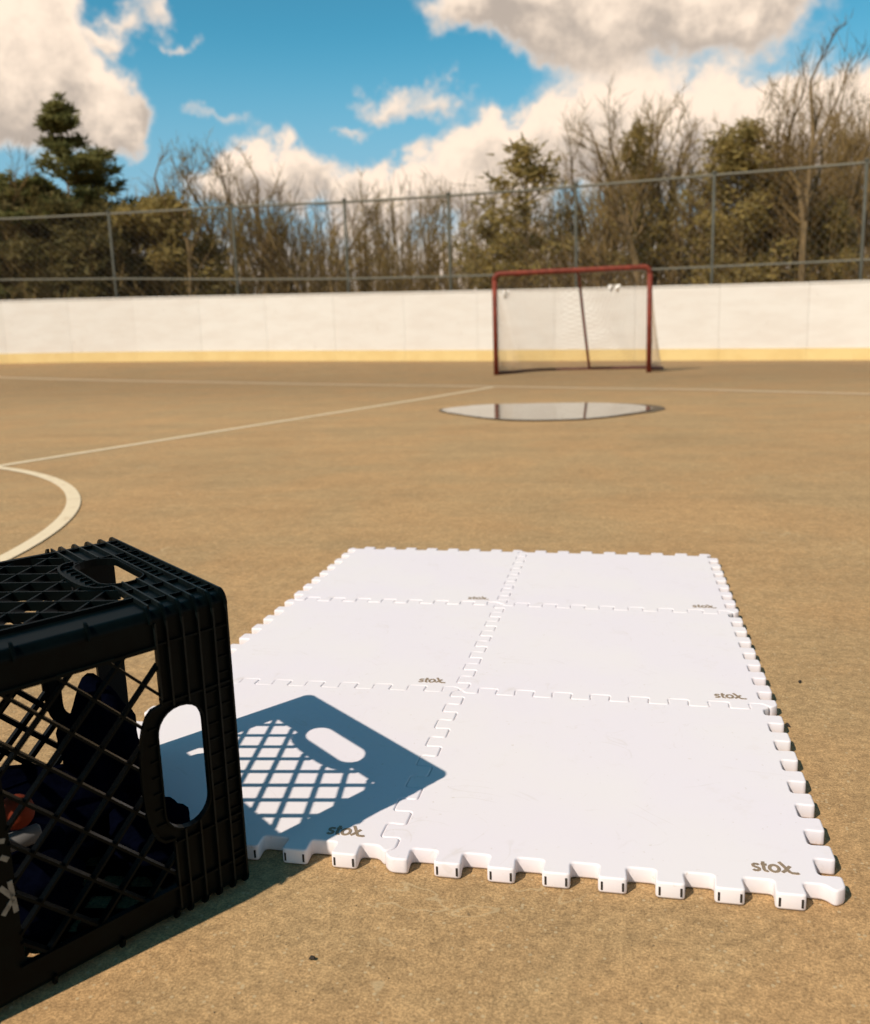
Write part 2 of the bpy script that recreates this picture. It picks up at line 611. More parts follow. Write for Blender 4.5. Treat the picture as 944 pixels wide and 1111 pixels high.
# rink floor: stops just behind the boards
mb = MB()
outl = [(p.x, p.y) for p in catmull(BOARD_XY, 0.4)]
rows = 46
for (bx, by) in outl:
    # slightly outside the board face
    cx, cy = -3.5, -2.0
    dx, dy = bx - cx, by - cy
    L = sqrt(dx * dx + dy * dy)
    ex, ey = cx + dx * (1 + 0.06 / L), cy + dy * (1 + 0.06 / L)
    for r in range(rows + 1):
        t = r / rows
        px_, py_ = cx + (ex - cx) * t, cy + (ey - cy) * t
        mb.v.append((px_, py_, ground_z(px_, py_)))
n = rows + 1
for i in range(len(outl) - 1):
    for r in range(rows):
        a = i * n + r
        mb.f.append((a, a + n, a + n + 1, a + 1) if r else (a, a + n + 1, a + 1))
# rear half behind the camera
back = [outl[-1]] + [(10.1, -6.0), (9.0, -12.0), (4.0, -15.0), (-10.0, -15.0), (-16.0, -12.0), (-17.6, -6.0)] + [outl[0]]
o = len(mb.v)
mb.v.append((-3.5, -2.0, 0.0))
for q in back:
    mb.v.append((q[0], q[1], ground_z(*q)))
for i in range(len(back) - 1):
    mb.f.append((o, o + 2 + i, o + 1 + i))
tag(mb.build('rink_floor', M_ASPHALT, smooth=True), kind='structure')


def strip(name, pts, width, m, dz=0.002, close=False):
    pts = [Vector((p[0], p[1], 0)) for p in pts]
    b = MB()
    N = len(pts)
    for i, p in enumerate(pts):
        t = pts[min(i + 1, N - 1)] - pts[max(i - 1, 0)]
        nrm = Vector((-t.y, t.x, 0)).normalized() * (width / 2)
        for s in (-1, 1):
            q = p + nrm * s
            b.v.append((q.x, q.y, ground_z(q.x, q.y) + dz))
    for i in range(N - 1):
        b.f.append((2 * i, 2 * i + 2, 2 * i + 3, 2 * i + 1))
    return tag(b.build(name, m), kind='structure')


def lerp_pts(P, n):
    out = []
    for a, b in zip(P, P[1:]):
        for k in range(n):
            out.append((a[0] + (b[0] - a[0]) * k / n, a[1] + (b[1] - a[1]) * k / n))
    return out + [P[-1]]


strip('line_marking', lerp_pts([(-3.35, -1.4), (-2.17, 2.80), (-0.66, 8.0)], 14), 0.052, M_PAINT)
strip('faded_line_marking', lerp_pts([(-9.6, 11.6), (-4.45, 9.75), (-1.24, 8.36), (-0.67, 8.08), (1.23, 7.09), (2.34, 6.25), (4.5, 4.7)], 8), 0.085, M_PAINT_OLD, 0.003)
cxy, cr = (-3.099, 0.710), 2.248
strip('circle_marking', [(cxy[0] + cr * cos(a), cxy[1] + cr * sin(a)) for a in [2 * pi * k / 160 for k in range(161)]], 0.046, M_PAINT, 0.0035)

# puddle: lens of standing water with a damp rim
PUD = [(-0.645, 5.46), (-0.60, 5.62), (-0.46, 5.80), (-0.311, 5.87), (0.0, 5.88), (0.409, 5.83), (0.62, 5.68), (0.754, 5.50), (0.80, 5.30), (0.76, 5.12),
       (0.634, 4.92), (0.50, 4.73), (0.33, 4.62), (0.034, 4.61), (-0.212, 4.77), (-0.441, 5.06), (-0.58, 5.27)]


def blob_sheet(name, P, m, dz, grow, seed):
    rr = random.Random(seed)
    c = Vector((sum(p[0] for p in P) / len(P), sum(p[1] for p in P) / len(P)))
    # closed catmull-rom outline
    out = []
    N = len(P)
    for i in range(N):
        p0, p1, p2, p3 = (Vector(P[(i + k - 1) % N]) for k in range(4))
        for k in range(8):
            t = k / 8
            q = 0.5 * ((2 * p1) + (p2 - p0) * t + (2 * p0 - 5 * p1 + 4 * p2 - p3) * t * t + (3 * p1 - p0 - 3 * p2 + p3) * t ** 3)
            d = (q - c)
            q = q + d.normalized() * (grow(atan2(d.y, d.x)) + rr.uniform(-0.006, 0.006))
            out.append(q)
    b = MB()
    b.v = [(c.x, c.y, dz)] + [(q.x, q.y, dz) for q in out]
    b.f = [(0, 1 + i, 1 + (i + 1) % len(out)) for i in range(len(out))]
    return tag(b.build(name, m), kind='structure')


blob_sheet('wet_patch', PUD, M_WET, 0.0045, lambda a: 0.018 + 0.06 * max(0, cos(a)) ** 3 + 0.012 * sin(3 * a), 3)
blob_sheet('puddle', PUD, M_WATER, 0.0075, lambda a: 0.0, 4)

# loose grit and crumbs of stone lying on the surface
b = MB()
rg = random.Random(41)
for _ in range(420):
    q = rg.random() ** 1.6
    d_ = ray(rg.uniform(-60, 1000), 1150 - 560 * q)
    k_ = CAM.z / -d_.z
    p = CAM + d_ * k_
    if -0.05 < p.x < 0.9 and -0.05 < p.y < 1.31:
        continue
    r_ = rg.uniform(0.0004, 0.0010) * (1 if rg.random() < .97 else 2.2)
    a0 = rg.uniform(0, 6.28)
    ring = [(p.x + r_ * rg.uniform(.7, 1.3) * cos(a0 + k * 2.094), p.y + r_ * rg.uniform(.7, 1.3) * sin(a0 + k * 2.094), 0.0004) for k in range(3)]
    top = [(p.x + (x_ - p.x) * .6, p.y + (y_ - p.y) * .6, r_ * rg.uniform(.8, 1.3)) for x_, y_, z_ in ring]
    b.add(ring + top, [(3, 4, 5), (0, 1, 4, 3), (1, 2, 5, 4), (2, 0, 3, 5)])
M_GRIT = mat('stone_grit', color=(0.27, 0.19, 0.10), rough=0.9, grain=0.6, grain_scale=30)
tag(b.build('loose_grit', M_GRIT), 'loose stone grit scattered over the tan rink floor', 'grit', kind='stuff')
for (px_, py_, ln_, rz_) in ((339, 1042, .0028, .4), (868, 741, .004, 1.2), (855, 788, .005, 2.0)):
    d_ = ray(px_, py_)
    p = CAM + d_ * (CAM.z / -d_.z)
    b = MB()
    b.tube([(-ln_, 0, .0016), (-ln_ * .3, .0008, .0026), (ln_ * .5, -.0004, .0024), (ln_, .0006, .0014)], [.0006, .0018, .0016, .0005], 6)
    o_ = b.build('dry_bud', M_SLIT)
    o_.location = p
    o_.rotation_euler = (0, 0, rz_)
    tag(o_, {339: 'tiny dark dry bud on bare ground in front of the crate', 868: 'tiny dark dry bud on the ground right of the mat, the farther of two',
             855: 'tiny dark dry bud on the ground close to the right edge of the mat'}[px_], 'dry bud')

# ------------------------------------------------------------------ rink boards (one thing, a part per sheet)
boards = empty('rink_boards', (0, 13.5, 0), 0, 'long low white rink wall with a yellow kick strip along its foot', 'rink wall')
BH = 1.07


def board_piece(name, p, q, off, th, z0, z1, m, bev=0.0):
    t = (q - p).normalized()
    nrm = Vector((t.y, -t.x))  # towards the rink
    e = t * 0.0014
    a, b_ = p + e, q - e
    A0, A1 = a + nrm * off, a + nrm * (off - th)
    B0, B1 = b_ + nrm * off, b_ + nrm * (off - th)
    ga, gb = ground_z(p.x, p.y), ground_z(q.x, q.y)
    mb = MB()
    mb.hexa([(A0.x, A0.y, ga + z0), (B0.x, B0.y, gb + z0), (B1.x, B1.y, gb + z0), (A1.x, A1.y, ga + z0),
             (A0.x, A0.y, ga + z1), (B0.x, B0.y, gb + z1), (B1.x, B1.y, gb + z1), (A1.x, A1.y, ga + z1)])
    return mb.build(name, m, boards, loc=None)


boards.location = (0, 0, 0)
for i, (p, q) in enumerate(zip(BOARD_LINE, BOARD_LINE[1:])):
    dh = R.uniform(-0.003, 0.003)
    board_piece('board_panel', p, q, 0.0 + R.uniform(-0.0015, 0.0015), 0.03, 0.172, BH + dh, M_BOARD)
    board_piece('kick_plate', p, q, 0.014, 0.05, -0.02, 0.17, M_KICK)
    board_piece('top_cap', p, q, 0.008, 0.07, BH + 0.008, BH + 0.03, M_BOARD)

# ------------------------------------------------------------------ chain link fence standing behind the boards
fence = empty('chain_link_fence', (0, 0, 0), 0, 'tall grey chain link fence with steel posts and two rails behind the white wall', 'fence')
FL = []
fine = catmull(BOARD_XY, 0.25)
for i, p in enumerate(fine):
    t = (fine[min(i + 1, len(fine) - 1)] - fine[max(i - 1, 0)]).normalized()
    FL.append(p + Vector((-t.y, t.x)) * 0.16)


def rail_z(x):  # top rail and lower rail heights along x
    tbl = [(-18, 2.82, 1.80), (-10.3, 2.78, 1.75), (-8.1, 2.77, 1.68), (-5.9, 2.76, 1.57), (-4.0, 2.70, 1.49), (-2.2, 2.67, 1.44), (-0.3, 2.66, 1.40), (1.7, 2.67, 1.38),
           (3.9, 2.66, 1.36), (11, 2.66, 1.34)]
    for a, b in zip(tbl, tbl[1:]):
        if a[0] <= x <= b[0]:
            f = (x - a[0]) / (b[0] - a[0])
            return a[1] + (b[1] - a[1]) * f, a[2] + (b[2] - a[2]) * f
    return (tbl[0] if x < 0 else tbl[-1])[1:]


posts_x = [-16.2, -14.6, -12.7, -10.75, -8.14, -5.88, -4.04, -2.21, -0.30, 1.74, 3.90, 6.0, 7.9]
for pxx in posts_x:
    p = min(FL, key=lambda q: abs(q.x - pxx))
    tz, lz = rail_z(pxx)
    b = MB()
    b.tube([(p.x, p.y, -0.1), (p.x, p.y, tz + 0.02)], 0.022, 10)
    po = b.build('fence_post', M_GALV, fence, smooth=True)
    c = MB()
    c.tube([(p.x, p.y, tz + 0.02), (p.x, p.y, tz + 0.045), (p.x, p.y, tz + 0.06)], [0.036, 0.034, 0.012], 10)
    c.build('post_cap', M_GALV, po, smooth=True)
for which in (0, 1):
    b = MB()
    b.tube([(q.x, q.y - 0.0 * which, rail_z(q.x)[which]) for q in FL], 0.020 if which == 0 else 0.017, 7)
    b.build('rail', M_RAIL, fence, smooth=True)
# woven wire as real diagonal wires
b = MB()
cell = 0.065
hgt = 1.75
steps = int(hgt / cell)
N = len(FL)
arc = [0.0]
for p, q in zip(FL, FL[1:]):
    arc.append(arc[-1] + (q - p).length)


def at_arc(s):
    s = max(0.0, min(arc[-1] - 1e-6, s))
    i = min(int(s / arc[-1] * (N - 1)), N - 2)
    while arc[i] > s:
        i -= 1
    while arc[i + 1] < s:
        i += 1
    f = (s - arc[i]) / (arc[i + 1] - arc[i])
    return FL[i].lerp(FL[i + 1], f)


def fence_pt(s, u):
    p = at_arc(s)
    tz, lz = rail_z(p.x)
    z0 = ground_z(p.x, p.y) + 0.95
    return Vector((p.x, p.y - 0.026, z0 + (tz - z0) * u))


S0, S1 = 6.0, arc[-1] - 4.0
k = 0
s = S0
while s < S1:
    for sg in (-1, 1):
        pts = []
        for j in range(5):
            u = j / 4
            ss = s + sg * u * hgt
            pts.append(fence_pt(ss, u))
        b.tube(pts, 0.0011, 3, caps=False)
    s += cell * 2
    k += 1
cl = b.build('chain_link', M_WIRE, fence)
cl['kind'] = 'stuff'

# ------------------------------------------------------------------ hockey goal
gx0, gx1, gy = -0.94, 0.864, 10.19
gz = ground_z(0, gy)
goal = empty('hockey_goal', ((gx0 + gx1) / 2, gy, gz), 0, 'red tubular hockey goal with a slack net in front of the white wall', 'hockey goal')
HW = (gx1 - gx0) / 2
GH = 1.225
TR = 0.03
gl = ground_z(gx0, gy) - gz
gr_ = ground_z(gx1, gy) - gz


def gtube(name, pts, r, n=12, mt=M_RED):
    b = MB()
    b.tube(pts, r, n)
    return b.build(name, mt, goal, smooth=True)


rb = 0.07
gtube('post', [(-HW, 0, gl), (-HW, 0, 0.6), (-HW, 0, GH - TR - rb)], TR)
gtube('post', [(HW, 0, gr_), (HW, 0, 0.6), (HW, 0, GH - TR - rb)], TR)
arcL = [(-HW + rb - rb * cos(a), 0, GH - TR - rb + rb * sin(a)) for a in [pi / 2 * k / 6 for k in range(7)]]
gtube('crossbar', arcL + [(-p[0], 0, p[2]) for p in reversed(arcL)], TR)
# base frame curving round the back
BD = 0.86
base = [(-HW, 0.03, gl + 0.022), (-HW + 0.02, 0.35, 0.022)]
for k in range(9):
    a = pi - pi / 2 * k / 8
    base.append((-HW + 0.40 + 0.37 * cos(a), BD - 0.35 + 0.35 * sin(a), 0.022))
base = base + [(-p[0], p[1], p[2]) for p in reversed(base)]
base = [(p[0] + 0.20 * smoothstep(0.0, 0.5, p[1]), p[1], p[2]) for p in base]   # the bent frame leans to the right
gtube('base_bar', base, 0.019, 8, M_RED_SHADE)
gtube('centre_support', [(0.07, 0.0, GH - TR), (0.09, 0.10, 1.12), (0.13, 0.42, 0.6), (0.17, BD - 0.06, 0.10), (0.175, BD, 0.03)], 0.017, 8)
# net: slack diamond mesh hung over back, sides and a short top shelf


def backp(u, v):
    """u across 0..1, v from the crossbar (0) down to the base (1)"""
    i = u * (len(base) - 1)
    k = min(int(i), len(base) - 2)
    f = i - k
    bp = Vector(base[k]).lerp(Vector(base[k + 1]), f)
    # matching point on the front frame
    if u < 0.16:
        tp = Vector((-HW, 0, 0.05 + (GH - 0.1) * (u / 0.16)))
    elif u > 0.84:
        tp = Vector((HW, 0, 0.05 + (GH - 0.1) * ((1 - u) / 0.16)))
    else:
        tp = Vector((-HW + 2 * HW * (u - 0.16) / 0.68, 0, GH - TR))
    p = tp.lerp(bp, v)
    sag = sin(pi * v)
    p.y += 0.10 * sag * (1 if 0.16 < u < 0.84 else 0.3) + 0.02 * sin(u * 31 + v * 5) * sag
    p.z -= 0.10 * sag * (0.4 + 0.6 * sin(pi * u)) - 0.012 * sin(u * 47) * sag
    p.z = max(p.z, 0.012)
    return p


b = MB()
NU, NV = 50, 22
for k in range(-NV, NU + 1):
    for sg in (1, -1):
        pts = []
        for j in range(NV + 1):
            uu = (k + j if sg > 0 else k + NV - j) / NU
            if 0 <= uu <= 1:
                pts.append(backp(uu, j / NV))
        if len(pts) > 1:
            b.tube(pts, 0.0019, 3, caps=False)
ne = b.build('net', M_NET, goal)
ne['kind'] = 'stuff'


def rag(name, c, w, h, seed):
    rr = random.Random(seed)
    b = MB()
    nx_, nz_ = 7, 7
    for side in (0, 1):
        for i in range(nx_):
            for j in range(nz_):
                fx, fz = i / (nx_ - 1) - .5, j / (nz_ - 1)
                ww = w * (1 - 0.45 * fz + rr.uniform(-.1, .1))
                b.v.append((c[0] + fx * ww, c[1] + 0.03 * sin(fx * 9 + fz * 4) + side * 0.006, c[2] - fz * h * (1 + 0.3 * sin(fx * 5 + seed))))
    n_ = nx_ * nz_
    for i in range(nx_ - 1):
        for j in range(nz_ - 1):
            a = i * nz_ + j
            b.f.append((a, a + 1, a + nz_ + 1, a + nz_))
            b.f.append((n_ + a, n_ + a + nz_, n_ + a + nz_ + 1, n_ + a + 1))
    rim = [i * nz_ for i in range(nx_)] + [(nx_ - 1) * nz_ + j for j in range(1, nz_)] + [i * nz_ + nz_ - 1 for i in range(nx_ - 2, -1, -1)] + [j for j in range(nz_ - 2, 0, -1)]
    for a, c_ in zip(rim, rim[1:] + rim[:1]):
        b.f.append((a, c_, c_ + n_, a + n_))
    return b.build(name, M_CLOTH, goal)


rag('net_tie', (-HW + 0.13, 0.06, GH - 0.22), 0.09, 0.10, 2)
rag('net_tie', (HW - 0.40, 0.06, GH - 0.21), 0.15, 0.07, 5)

# ------------------------------------------------------------------ foam tiles
W = 0.42
TH = 0.017
GRID = {(0, 3): (-.006, 3.034), (1, 3): (.986, 3.019), (2, 3): (1.992, 3.003), (0, 2): (.009, 2.005), (1, 2): (.997, 2.015), (2, 2): (1.998, 1.985),
        (0, 1): (.011, .980), (1, 1): (.997, 1.004), (2, 1): (2.006, .988), (1, 0): (.997, .001), (2, 0): (2.001, .004), (0, 0): (.006, -.004)}


def edge_profile():
    d, e = 0.0245, 0.0018
    out = [(0.0, 0.0), (0.020, d)]
    for k in range(1, 16):
        t = 0.0625 * k
        if k % 2:
            out += [(t + e, d), (t - e, -d)]
        else:
            out += [(t + e, -d), (t - e, d)]
    out += [(0.98, -d)]
    return out  # (t, outward)


def tile_outline():
    P = edge_profile()
    pts = [(t, -f) for t, f in P] + [(1 + f, t) for t, f in P] + [(1 - t, 1 + f) for t, f in P] + [(-f, 1 - t) for t, f in P]
    # round every corner a little
    out = []
    n = len(pts)
    r = 0.0115
    for i in range(n):
        p, a, b = Vector(pts[i]), Vector(pts[i - 1]), Vector(pts[(i + 1) % n])
        da, db = (a - p), (b - p)
        la, lb = min(r, da.length * .45), min(r, db.length * .45)
        s, e = p + da.normalized() * la, p + db.normalized() * lb
        for t in (0, 0.33, 0.67, 1.0):
            out.append((1 - t) ** 2 * s + 2 * t * (1 - t) * p + t * t * e)
    return out


OUTL = tile_outline()


def inset(P, d):
    out = []
    n = len(P)
    for i in range(n):
        a, p, b = P[i - 1], P[i], P[(i + 1) % n]
        t1 = (p - a)
        t2 = (b - p)
        t1 = t1.normalized() if t1.length > 1e-9 else t2.normalized()
        t2 = t2.normalized() if t2.length > 1e-9 else t1
        n1, n2 = Vector((-t1.y, t1.x)), Vector((-t2.y, t2.x))
        m_ = n1 + n2
        m_ = m_ / max(0.6, m_.length_squared / 2) if m_.length > 1e-6 else n1
        out.append(p + m_ * d)
    return out


STROKES = {  # lettering drawn as centre lines; unit = x-height
    's': [[(.62, .86), (.48, .98), (.22, .98), (.06, .84), (.08, .64), (.26, .53), (.46, .46), (.60, .33), (.58, .12), (.40, .0), (.18, .0), (.02, .13)]],
    't': [[(.22, 1.42), (.20, .9), (.20, .30), (.28, .06), (.46, .0), (.58, .04)], [(-.02, .98), (.54, .98)]],
    'o': [[(.46 + .44 * cos(2 * pi * k / 20), .5 + .5 * sin(2 * pi * k / 20)) for k in range(21)]],
    'x': [[(-.02, 1.55), (.14, 1.30), (.34, .95), (.60, .45), (.80, .12), (.98, .0), (1.45, -.02), (1.62, .06)], [(.92, 1.0), (.62, .60), (.34, .22), (.08, .0)]],
}
ADV = {'s': .84, 't': .72, 'o': 1.06, 'x': 1.1}


def ribbon(b, pts, w, fn, z0, z1):
    pts = [Vector(p) for p in pts]
    L, Rr = [], []
    for i, p in enumerate(pts):
        t = (pts[min(i + 1, len(pts) - 1)] - pts[max(i - 1, 0)]).normalized()
        nn = Vector((-t.y, t.x)) * (w / 2)
        L.append(p + nn)
        Rr.append(p - nn)
    for i in range(len(pts) - 1):
        q = [Rr[i], Rr[i + 1], L[i + 1], L[i]]
        b.hexa([fn(c.x, c.y, z0) for c in q] + [fn(c.x, c.y, z1) for c in q])


tile_lab = {
    (0, 0): 'white foam puzzle tile nearest the black crate, crossed by its latticed shadow',
    (1, 0): 'white foam puzzle tile in the near right corner of the mat, large unshaded lettering',
    (0, 1): 'white foam puzzle tile in the middle row on the crate side of the mat',
    (1, 1): 'white foam puzzle tile in the middle row on the side away from the crate',
    (0, 2): 'white foam puzzle tile in the far left corner of the mat, towards the painted circle',
    (1, 2): 'white foam puzzle tile in the far right corner of the mat, smallest looking lettering',
}


def make_tile(ci, ri):
    c00, c10, c11, c01 = (Vector(GRID[k]) * W for k in ((ci, ri), (ci + 1, ri), (ci + 1, ri + 1), (ci, ri + 1)))
    rr = random.Random(ci * 10 + ri)
    lift = rr.uniform(-0.0004, 0.0004)

    def mp(s, t, z):
        p = c00 * (1 - s) * (1 - t) + c10 * s * (1 - t) + c11 * s * t + c01 * (1 - s) * t
        return Vector((p.x - c00.x, p.y - c00.y, z))
    gap = 0.0004
    P0 = inset(OUTL, gap)
    P1 = inset(OUTL, gap + 0.0009)
    P2 = inset(OUTL, gap + 0.0042)
    zt = TH + lift
    rings = [(P1, 0.0012), (P0, 0.003), (P0, zt - 0.0020), (P1, zt - 0.0007), (P2, zt)]
    b = MB()
    n_ = len(P0)
    for P, z in rings:
        b.v += [tuple(mp(p.x, p.y, z)) for p in P]
    for k in range(len(rings) - 1):
        for i in range(n_):
            a, c = k * n_ + i, k * n_ + (i + 1) % n_
            b.f.append((a, c, c + n_, a + n_))
    b.f.append(tuple(range((len(rings) - 1) * n_, len(rings) * n_)))
    b.f.append(tuple(reversed(range(n_))))
    me = bpy.data.meshes.new('foam_tile')
    me.from_pydata(b.v, [], b.f)
    me.materials.append(M_FOAM)
    sm = [True] * len(me.polygons)
    sm[-1] = sm[-2] = False
    me.polygons.foreach_set('use_smooth', sm)
    o = link('foam_tile', me, None, (c00.x, c00.y, 0.0))
    tag(o, tile_lab[(ci, ri)], 'foam tile', 'white foam tiles locked together as one mat')
    # printed word near the right hand corner
    tb = MB()
    xh = 0.0265
    x = 0.838
    lay = 0.0
    for ch in 'stox':
        for st in STROKES[ch]:
            lay += 0.00006
            ribbon(tb, [(x + p[0] * xh * 0.86, 0.056 + p[1] * xh) for p in st], 0.0076, lambda s, t, z: mp(s, t, z), zt - 0.0004, zt + 0.00025 + lay)
        x += ADV[ch] * xh * 0.86
    tb.build('lettering', M_INK, o)
    # small dark slits in the tab ends
    if ri == 0:
        sb = MB()
        for k in range(1, 8):
            for f in (0.13, 0.87):
                t = 0.125 * k + 0.0625 * f
                yv = -(0.0245 - gap) - 0.0004
                sb.box((t - 0.0023, yv - 0.0005, 0.004), (t + 0.0023, yv + 0.004, 0.0125), lambda s, t_, z: mp(s, t_, z))
        so = sb.build('edge_slit', M_SLIT, o)
    return o


for ci in (0, 1):
    for ri in (0, 1, 2):
        make_tile(ci, ri)

# ------------------------------------------------------------------ milk crate lying on its side
CX, CY, CTH, CS, CW, CSK = 0.29628, -0.04916, 0.86699, 0.299, 0.3260, 0.118
CD = 0.282
crate = empty('milk_crate', (CX, CY, 0.0), CTH + pi / 2, 'black plastic milk crate lying on its side with lattice walls and oval hand slots', 'milk crate')


def cl_(a, w, z):  # crate coordinates (depth from the rim, across, up) to the Empty's space
    return Vector((w - a * sin(CSK) - 0.045 * a * (1 - w / CW), a * cos(CSK), z))


RC = 0.0135     # outer corner radius
DW = 0.0042    # depth of ribs over the web
TW = 0.0028    # web thickness
FACES = {
    'front': (CS, lambda a, t, d: cl_(a, d, t)),
    'far': (CS, lambda a, t, d: cl_(a, CW - d, t)),
    'top': (CW, lambda a, t, d: cl_(a, t, CS - d)),
    'bottom': (CW, lambda a, t, d: cl_(a, t, d)),
}


def plate(b, loops, d0, d1, fn):
    """flat plate with holes (loops of (a,t)), thickness d0..d1"""
    vs = [p for L in loops for p in L]
    tris = tessellate_polygon([[Vector((p[0], p[1], 0)) for p in L] for L in loops])
    n_ = len(vs)
    b0 = len(b.v)
    b.v += [tuple(fn(p[0], p[1], d0)) for p in vs] + [tuple(fn(p[0], p[1], d1)) for p in vs]
    for t in tris:
        b.f.append(tuple(b0 + i for i in t))
        b.f.append(tuple(b0 + n_ + i for i in reversed(t)))
    o_ = 0
    for L in loops:
        for i in range(len(L)):
            a, c = b0 + o_ + i, b0 + o_ + (i + 1) % len(L)
            b.f.append((a, c, c + n_, a + n_))
        o_ += len(L)


def wall_along(b, pts, th, d0, d1, fn, closed=True):
    P = [Vector(p) for p in pts]
    n_ = len(P)
    inn, out = [], []
    for i in range(n_):
        if closed:
            t = (P[(i + 1) % n_] - P[i - 1]).normalized()
        else:
            t = (P[min(i + 1, n_ - 1)] - P[max(i - 1, 0)]).normalized()
        nn = Vector((-t.y, t.x)) * th / 2
        inn.append(P[i] + nn)
        out.append(P[i] - nn)
    rng = range(n_) if closed else range(n_ - 1)
    for i in rng:
        j = (i + 1) % n_
        q = [inn[i], inn[j], out[j], out[i]]
        b.hexa([fn(c.x, c.y, d0) for c in q] + [fn(c.x, c.y, d1) for c in q])


def stadium(ac, tc, ha, ht, r, n=6):
    out = []
    for (sa, st, a0) in ((1, 1, 0), (-1, 1, pi / 2), (-1, -1, pi), (1, -1, 3 * pi / 2)):
        for k in range(n + 1):
            a = a0 + pi / 2 * k / n
            out.append((ac + sa * (ha - r) + r * cos(a), tc + st * (ht - r) + r * sin(a)))
    return out


def inside(poly, x, y):
    c = False
    j = len(poly) - 1
    for i in range(len(poly)):
        xi, yi = poly[i]
        xj, yj = poly[j]
        if (yi > y) != (yj > y) and x < (xj - xi) * (y - yi) / (yj - yi) + xi:
            c = not c
        j = i
    return c


A0, A1 = 0.0735, 0.211
EB = 0.036
for fname, (Lt, fn) in FACES.items():
    tc = Lt / 2 - (0.003 if fname == 'front' else -0.004 if fname == 'top' else 0)
    e0 = 0.050 if fname == 'top' else EB     # near edge of the lattice window
    slot = stadium(0.0565, tc, 0.0225, 0.0580, 0.0215)
    # collar bulging into the lattice round the slot
    collar = [(A0, tc - 0.070)]
    for k in range(13):
        a = -pi / 2 + pi * k / 12
        ca, st = cos(a), sin(a)
        collar.append((A0 + 0.0245 * (abs(ca) ** 0.7), tc + 0.064 * (abs(st) ** 0.8) * (1 if st > 0 else -1)))
    collar.append((A0, tc + 0.070))
    e1 = 0.054 if fname == 'far' else EB
    win = [(A0, e0 + 0.001)] + collar + [(A0, Lt - e1 - 0.001), (A0 + 0.001, Lt - e1), (A1, Lt - e1), (A1, e0), (A0 + 0.001, e0)]
    if fname == 'bottom':
        pass
    b = MB()
    outer = [(0.0, RC), (CD, RC), (CD, Lt - RC), (0.0, Lt - RC)]
    plate(b, [outer, slot, win], DW, DW + TW, fn)
    b.build('wall_panel', M_CRATE, crate)
    # slot lip and collar walls
    b = MB()
    wall_along(b, stadium(0.0565, tc, 0.0234, 0.0589, 0.0223), 0.0018, 0.0012, DW + TW + 0.0016, fn)
    b.build('slot_lip', M_CRATE, crate)
    b = MB()
    wall_along(b, collar, 0.0026, 0.0002, DW + 0.0004, fn, closed=False)
    b.build('slot_collar', M_CRATE, crate)
    # frame walls round the lattice window (top and bottom rails)
    for t_ in (e0 - 0.001, Lt - e1 + 0.001):
        b = MB()
        b.box((A0, t_ - 0.0014, 0.0003), (A1 + 0.004, t_ + 0.0014, DW + 0.0002), fn)
        b.build('rail', M_CRATE, crate)
    # long ribs parallel to the rim, broken at the slot
    for i, a in enumerate((0.0012, 0.0155, 0.031, 0.0465, 0.062, 0.0730)):
        hs = []
        for t in [RC + (Lt - 2 * RC) * k / 160 for k in range(161)]:
            ok = not inside(stadium(0.0565, tc, 0.0245, 0.0600, 0.0232), a, t)
            if a > 0.07 and abs(t - tc) < 0.069:
                ok = False
            hs.append((t, ok))
        st = None
        for t, ok in hs + [(Lt - RC, False)]:
            if ok and st is None:
                st = t
            elif not ok and st is not None:
                if t - st > 0.006:
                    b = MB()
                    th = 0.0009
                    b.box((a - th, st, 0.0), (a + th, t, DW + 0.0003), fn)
                    b.build('rib', M_RIB_GLINT, crate)
                st = None
    # short rungs between the long ribs
    b = MB()
    rung_t = [EB - 0.003, 0.078, 0.212 if Lt < .31 else 0.226, Lt - EB + 0.003]
    for t in rung_t:
        b.box((0.0024, t - 0.0009, 0.0008), (0.0720, t + 0.0009, DW + 0.0001), fn)
    t = 0.024
    while t < Lt - 0.02:
        b.box((0.0024, t - 0.0007, 0.0022), (0.0143, t + 0.0007, DW + 0.0001), fn)
        if abs(t - tc) < 0.06:
            b.box((0.0167, t - 0.0007, 0.0022), (0.0298, t + 0.0007, DW + 0.0001), fn)
            b.box((0.0795, t - 0.0007, 0.0022), (0.0875, t + 0.0007, DW + 0.0001), fn)
        t += 0.0152
    ro = b.build('rung', M_CRATE, crate)
    ro['kind'] = 'stuff'
    # diagonal lattice bars, each its own piece
    for sg in (1, -1):
        c0 = (-0.016 - 0.0433 * 12) if sg > 0 else (0.228 - 0.0456 * 12)
        stp = 0.0433 if sg > 0 else 0.0456
        for k in range(40):
            cc = c0 + stp * k       # a - t = cc   or   a + t = cc
            pts = []
            a = A0 - 0.01
            while a < A1 + 0.004:
                t = a - cc if sg > 0 else cc - a
                if inside(win, a, t):
                    pts.append((a, t))
                a += 0.001
            # split into runs
            runs = []
            for p in pts:
                if runs and p[0] - runs[-1][-1][0] < 0.0016:
                    runs[-1].append(p)
                else:
                    runs.append([p])
            for rn in runs:
                if len(rn) < 6:
                    continue
                p, q = Vector(rn[0]), Vector(rn[-1])
                d = (q - p).normalized()
                p, q = p - d * 0.002, q + d * 0.002
                b = MB()
                z0, z1 = (0.0022, DW + 0.0066) if sg > 0 else (0.0027, DW + 0.0062)
                wall_along(b, [p, q], 0.0058 if fname == 'far' else 0.0023, z0, z1, fn, closed=False)
                b.build('lattice_bar', M_CRATE, crate)

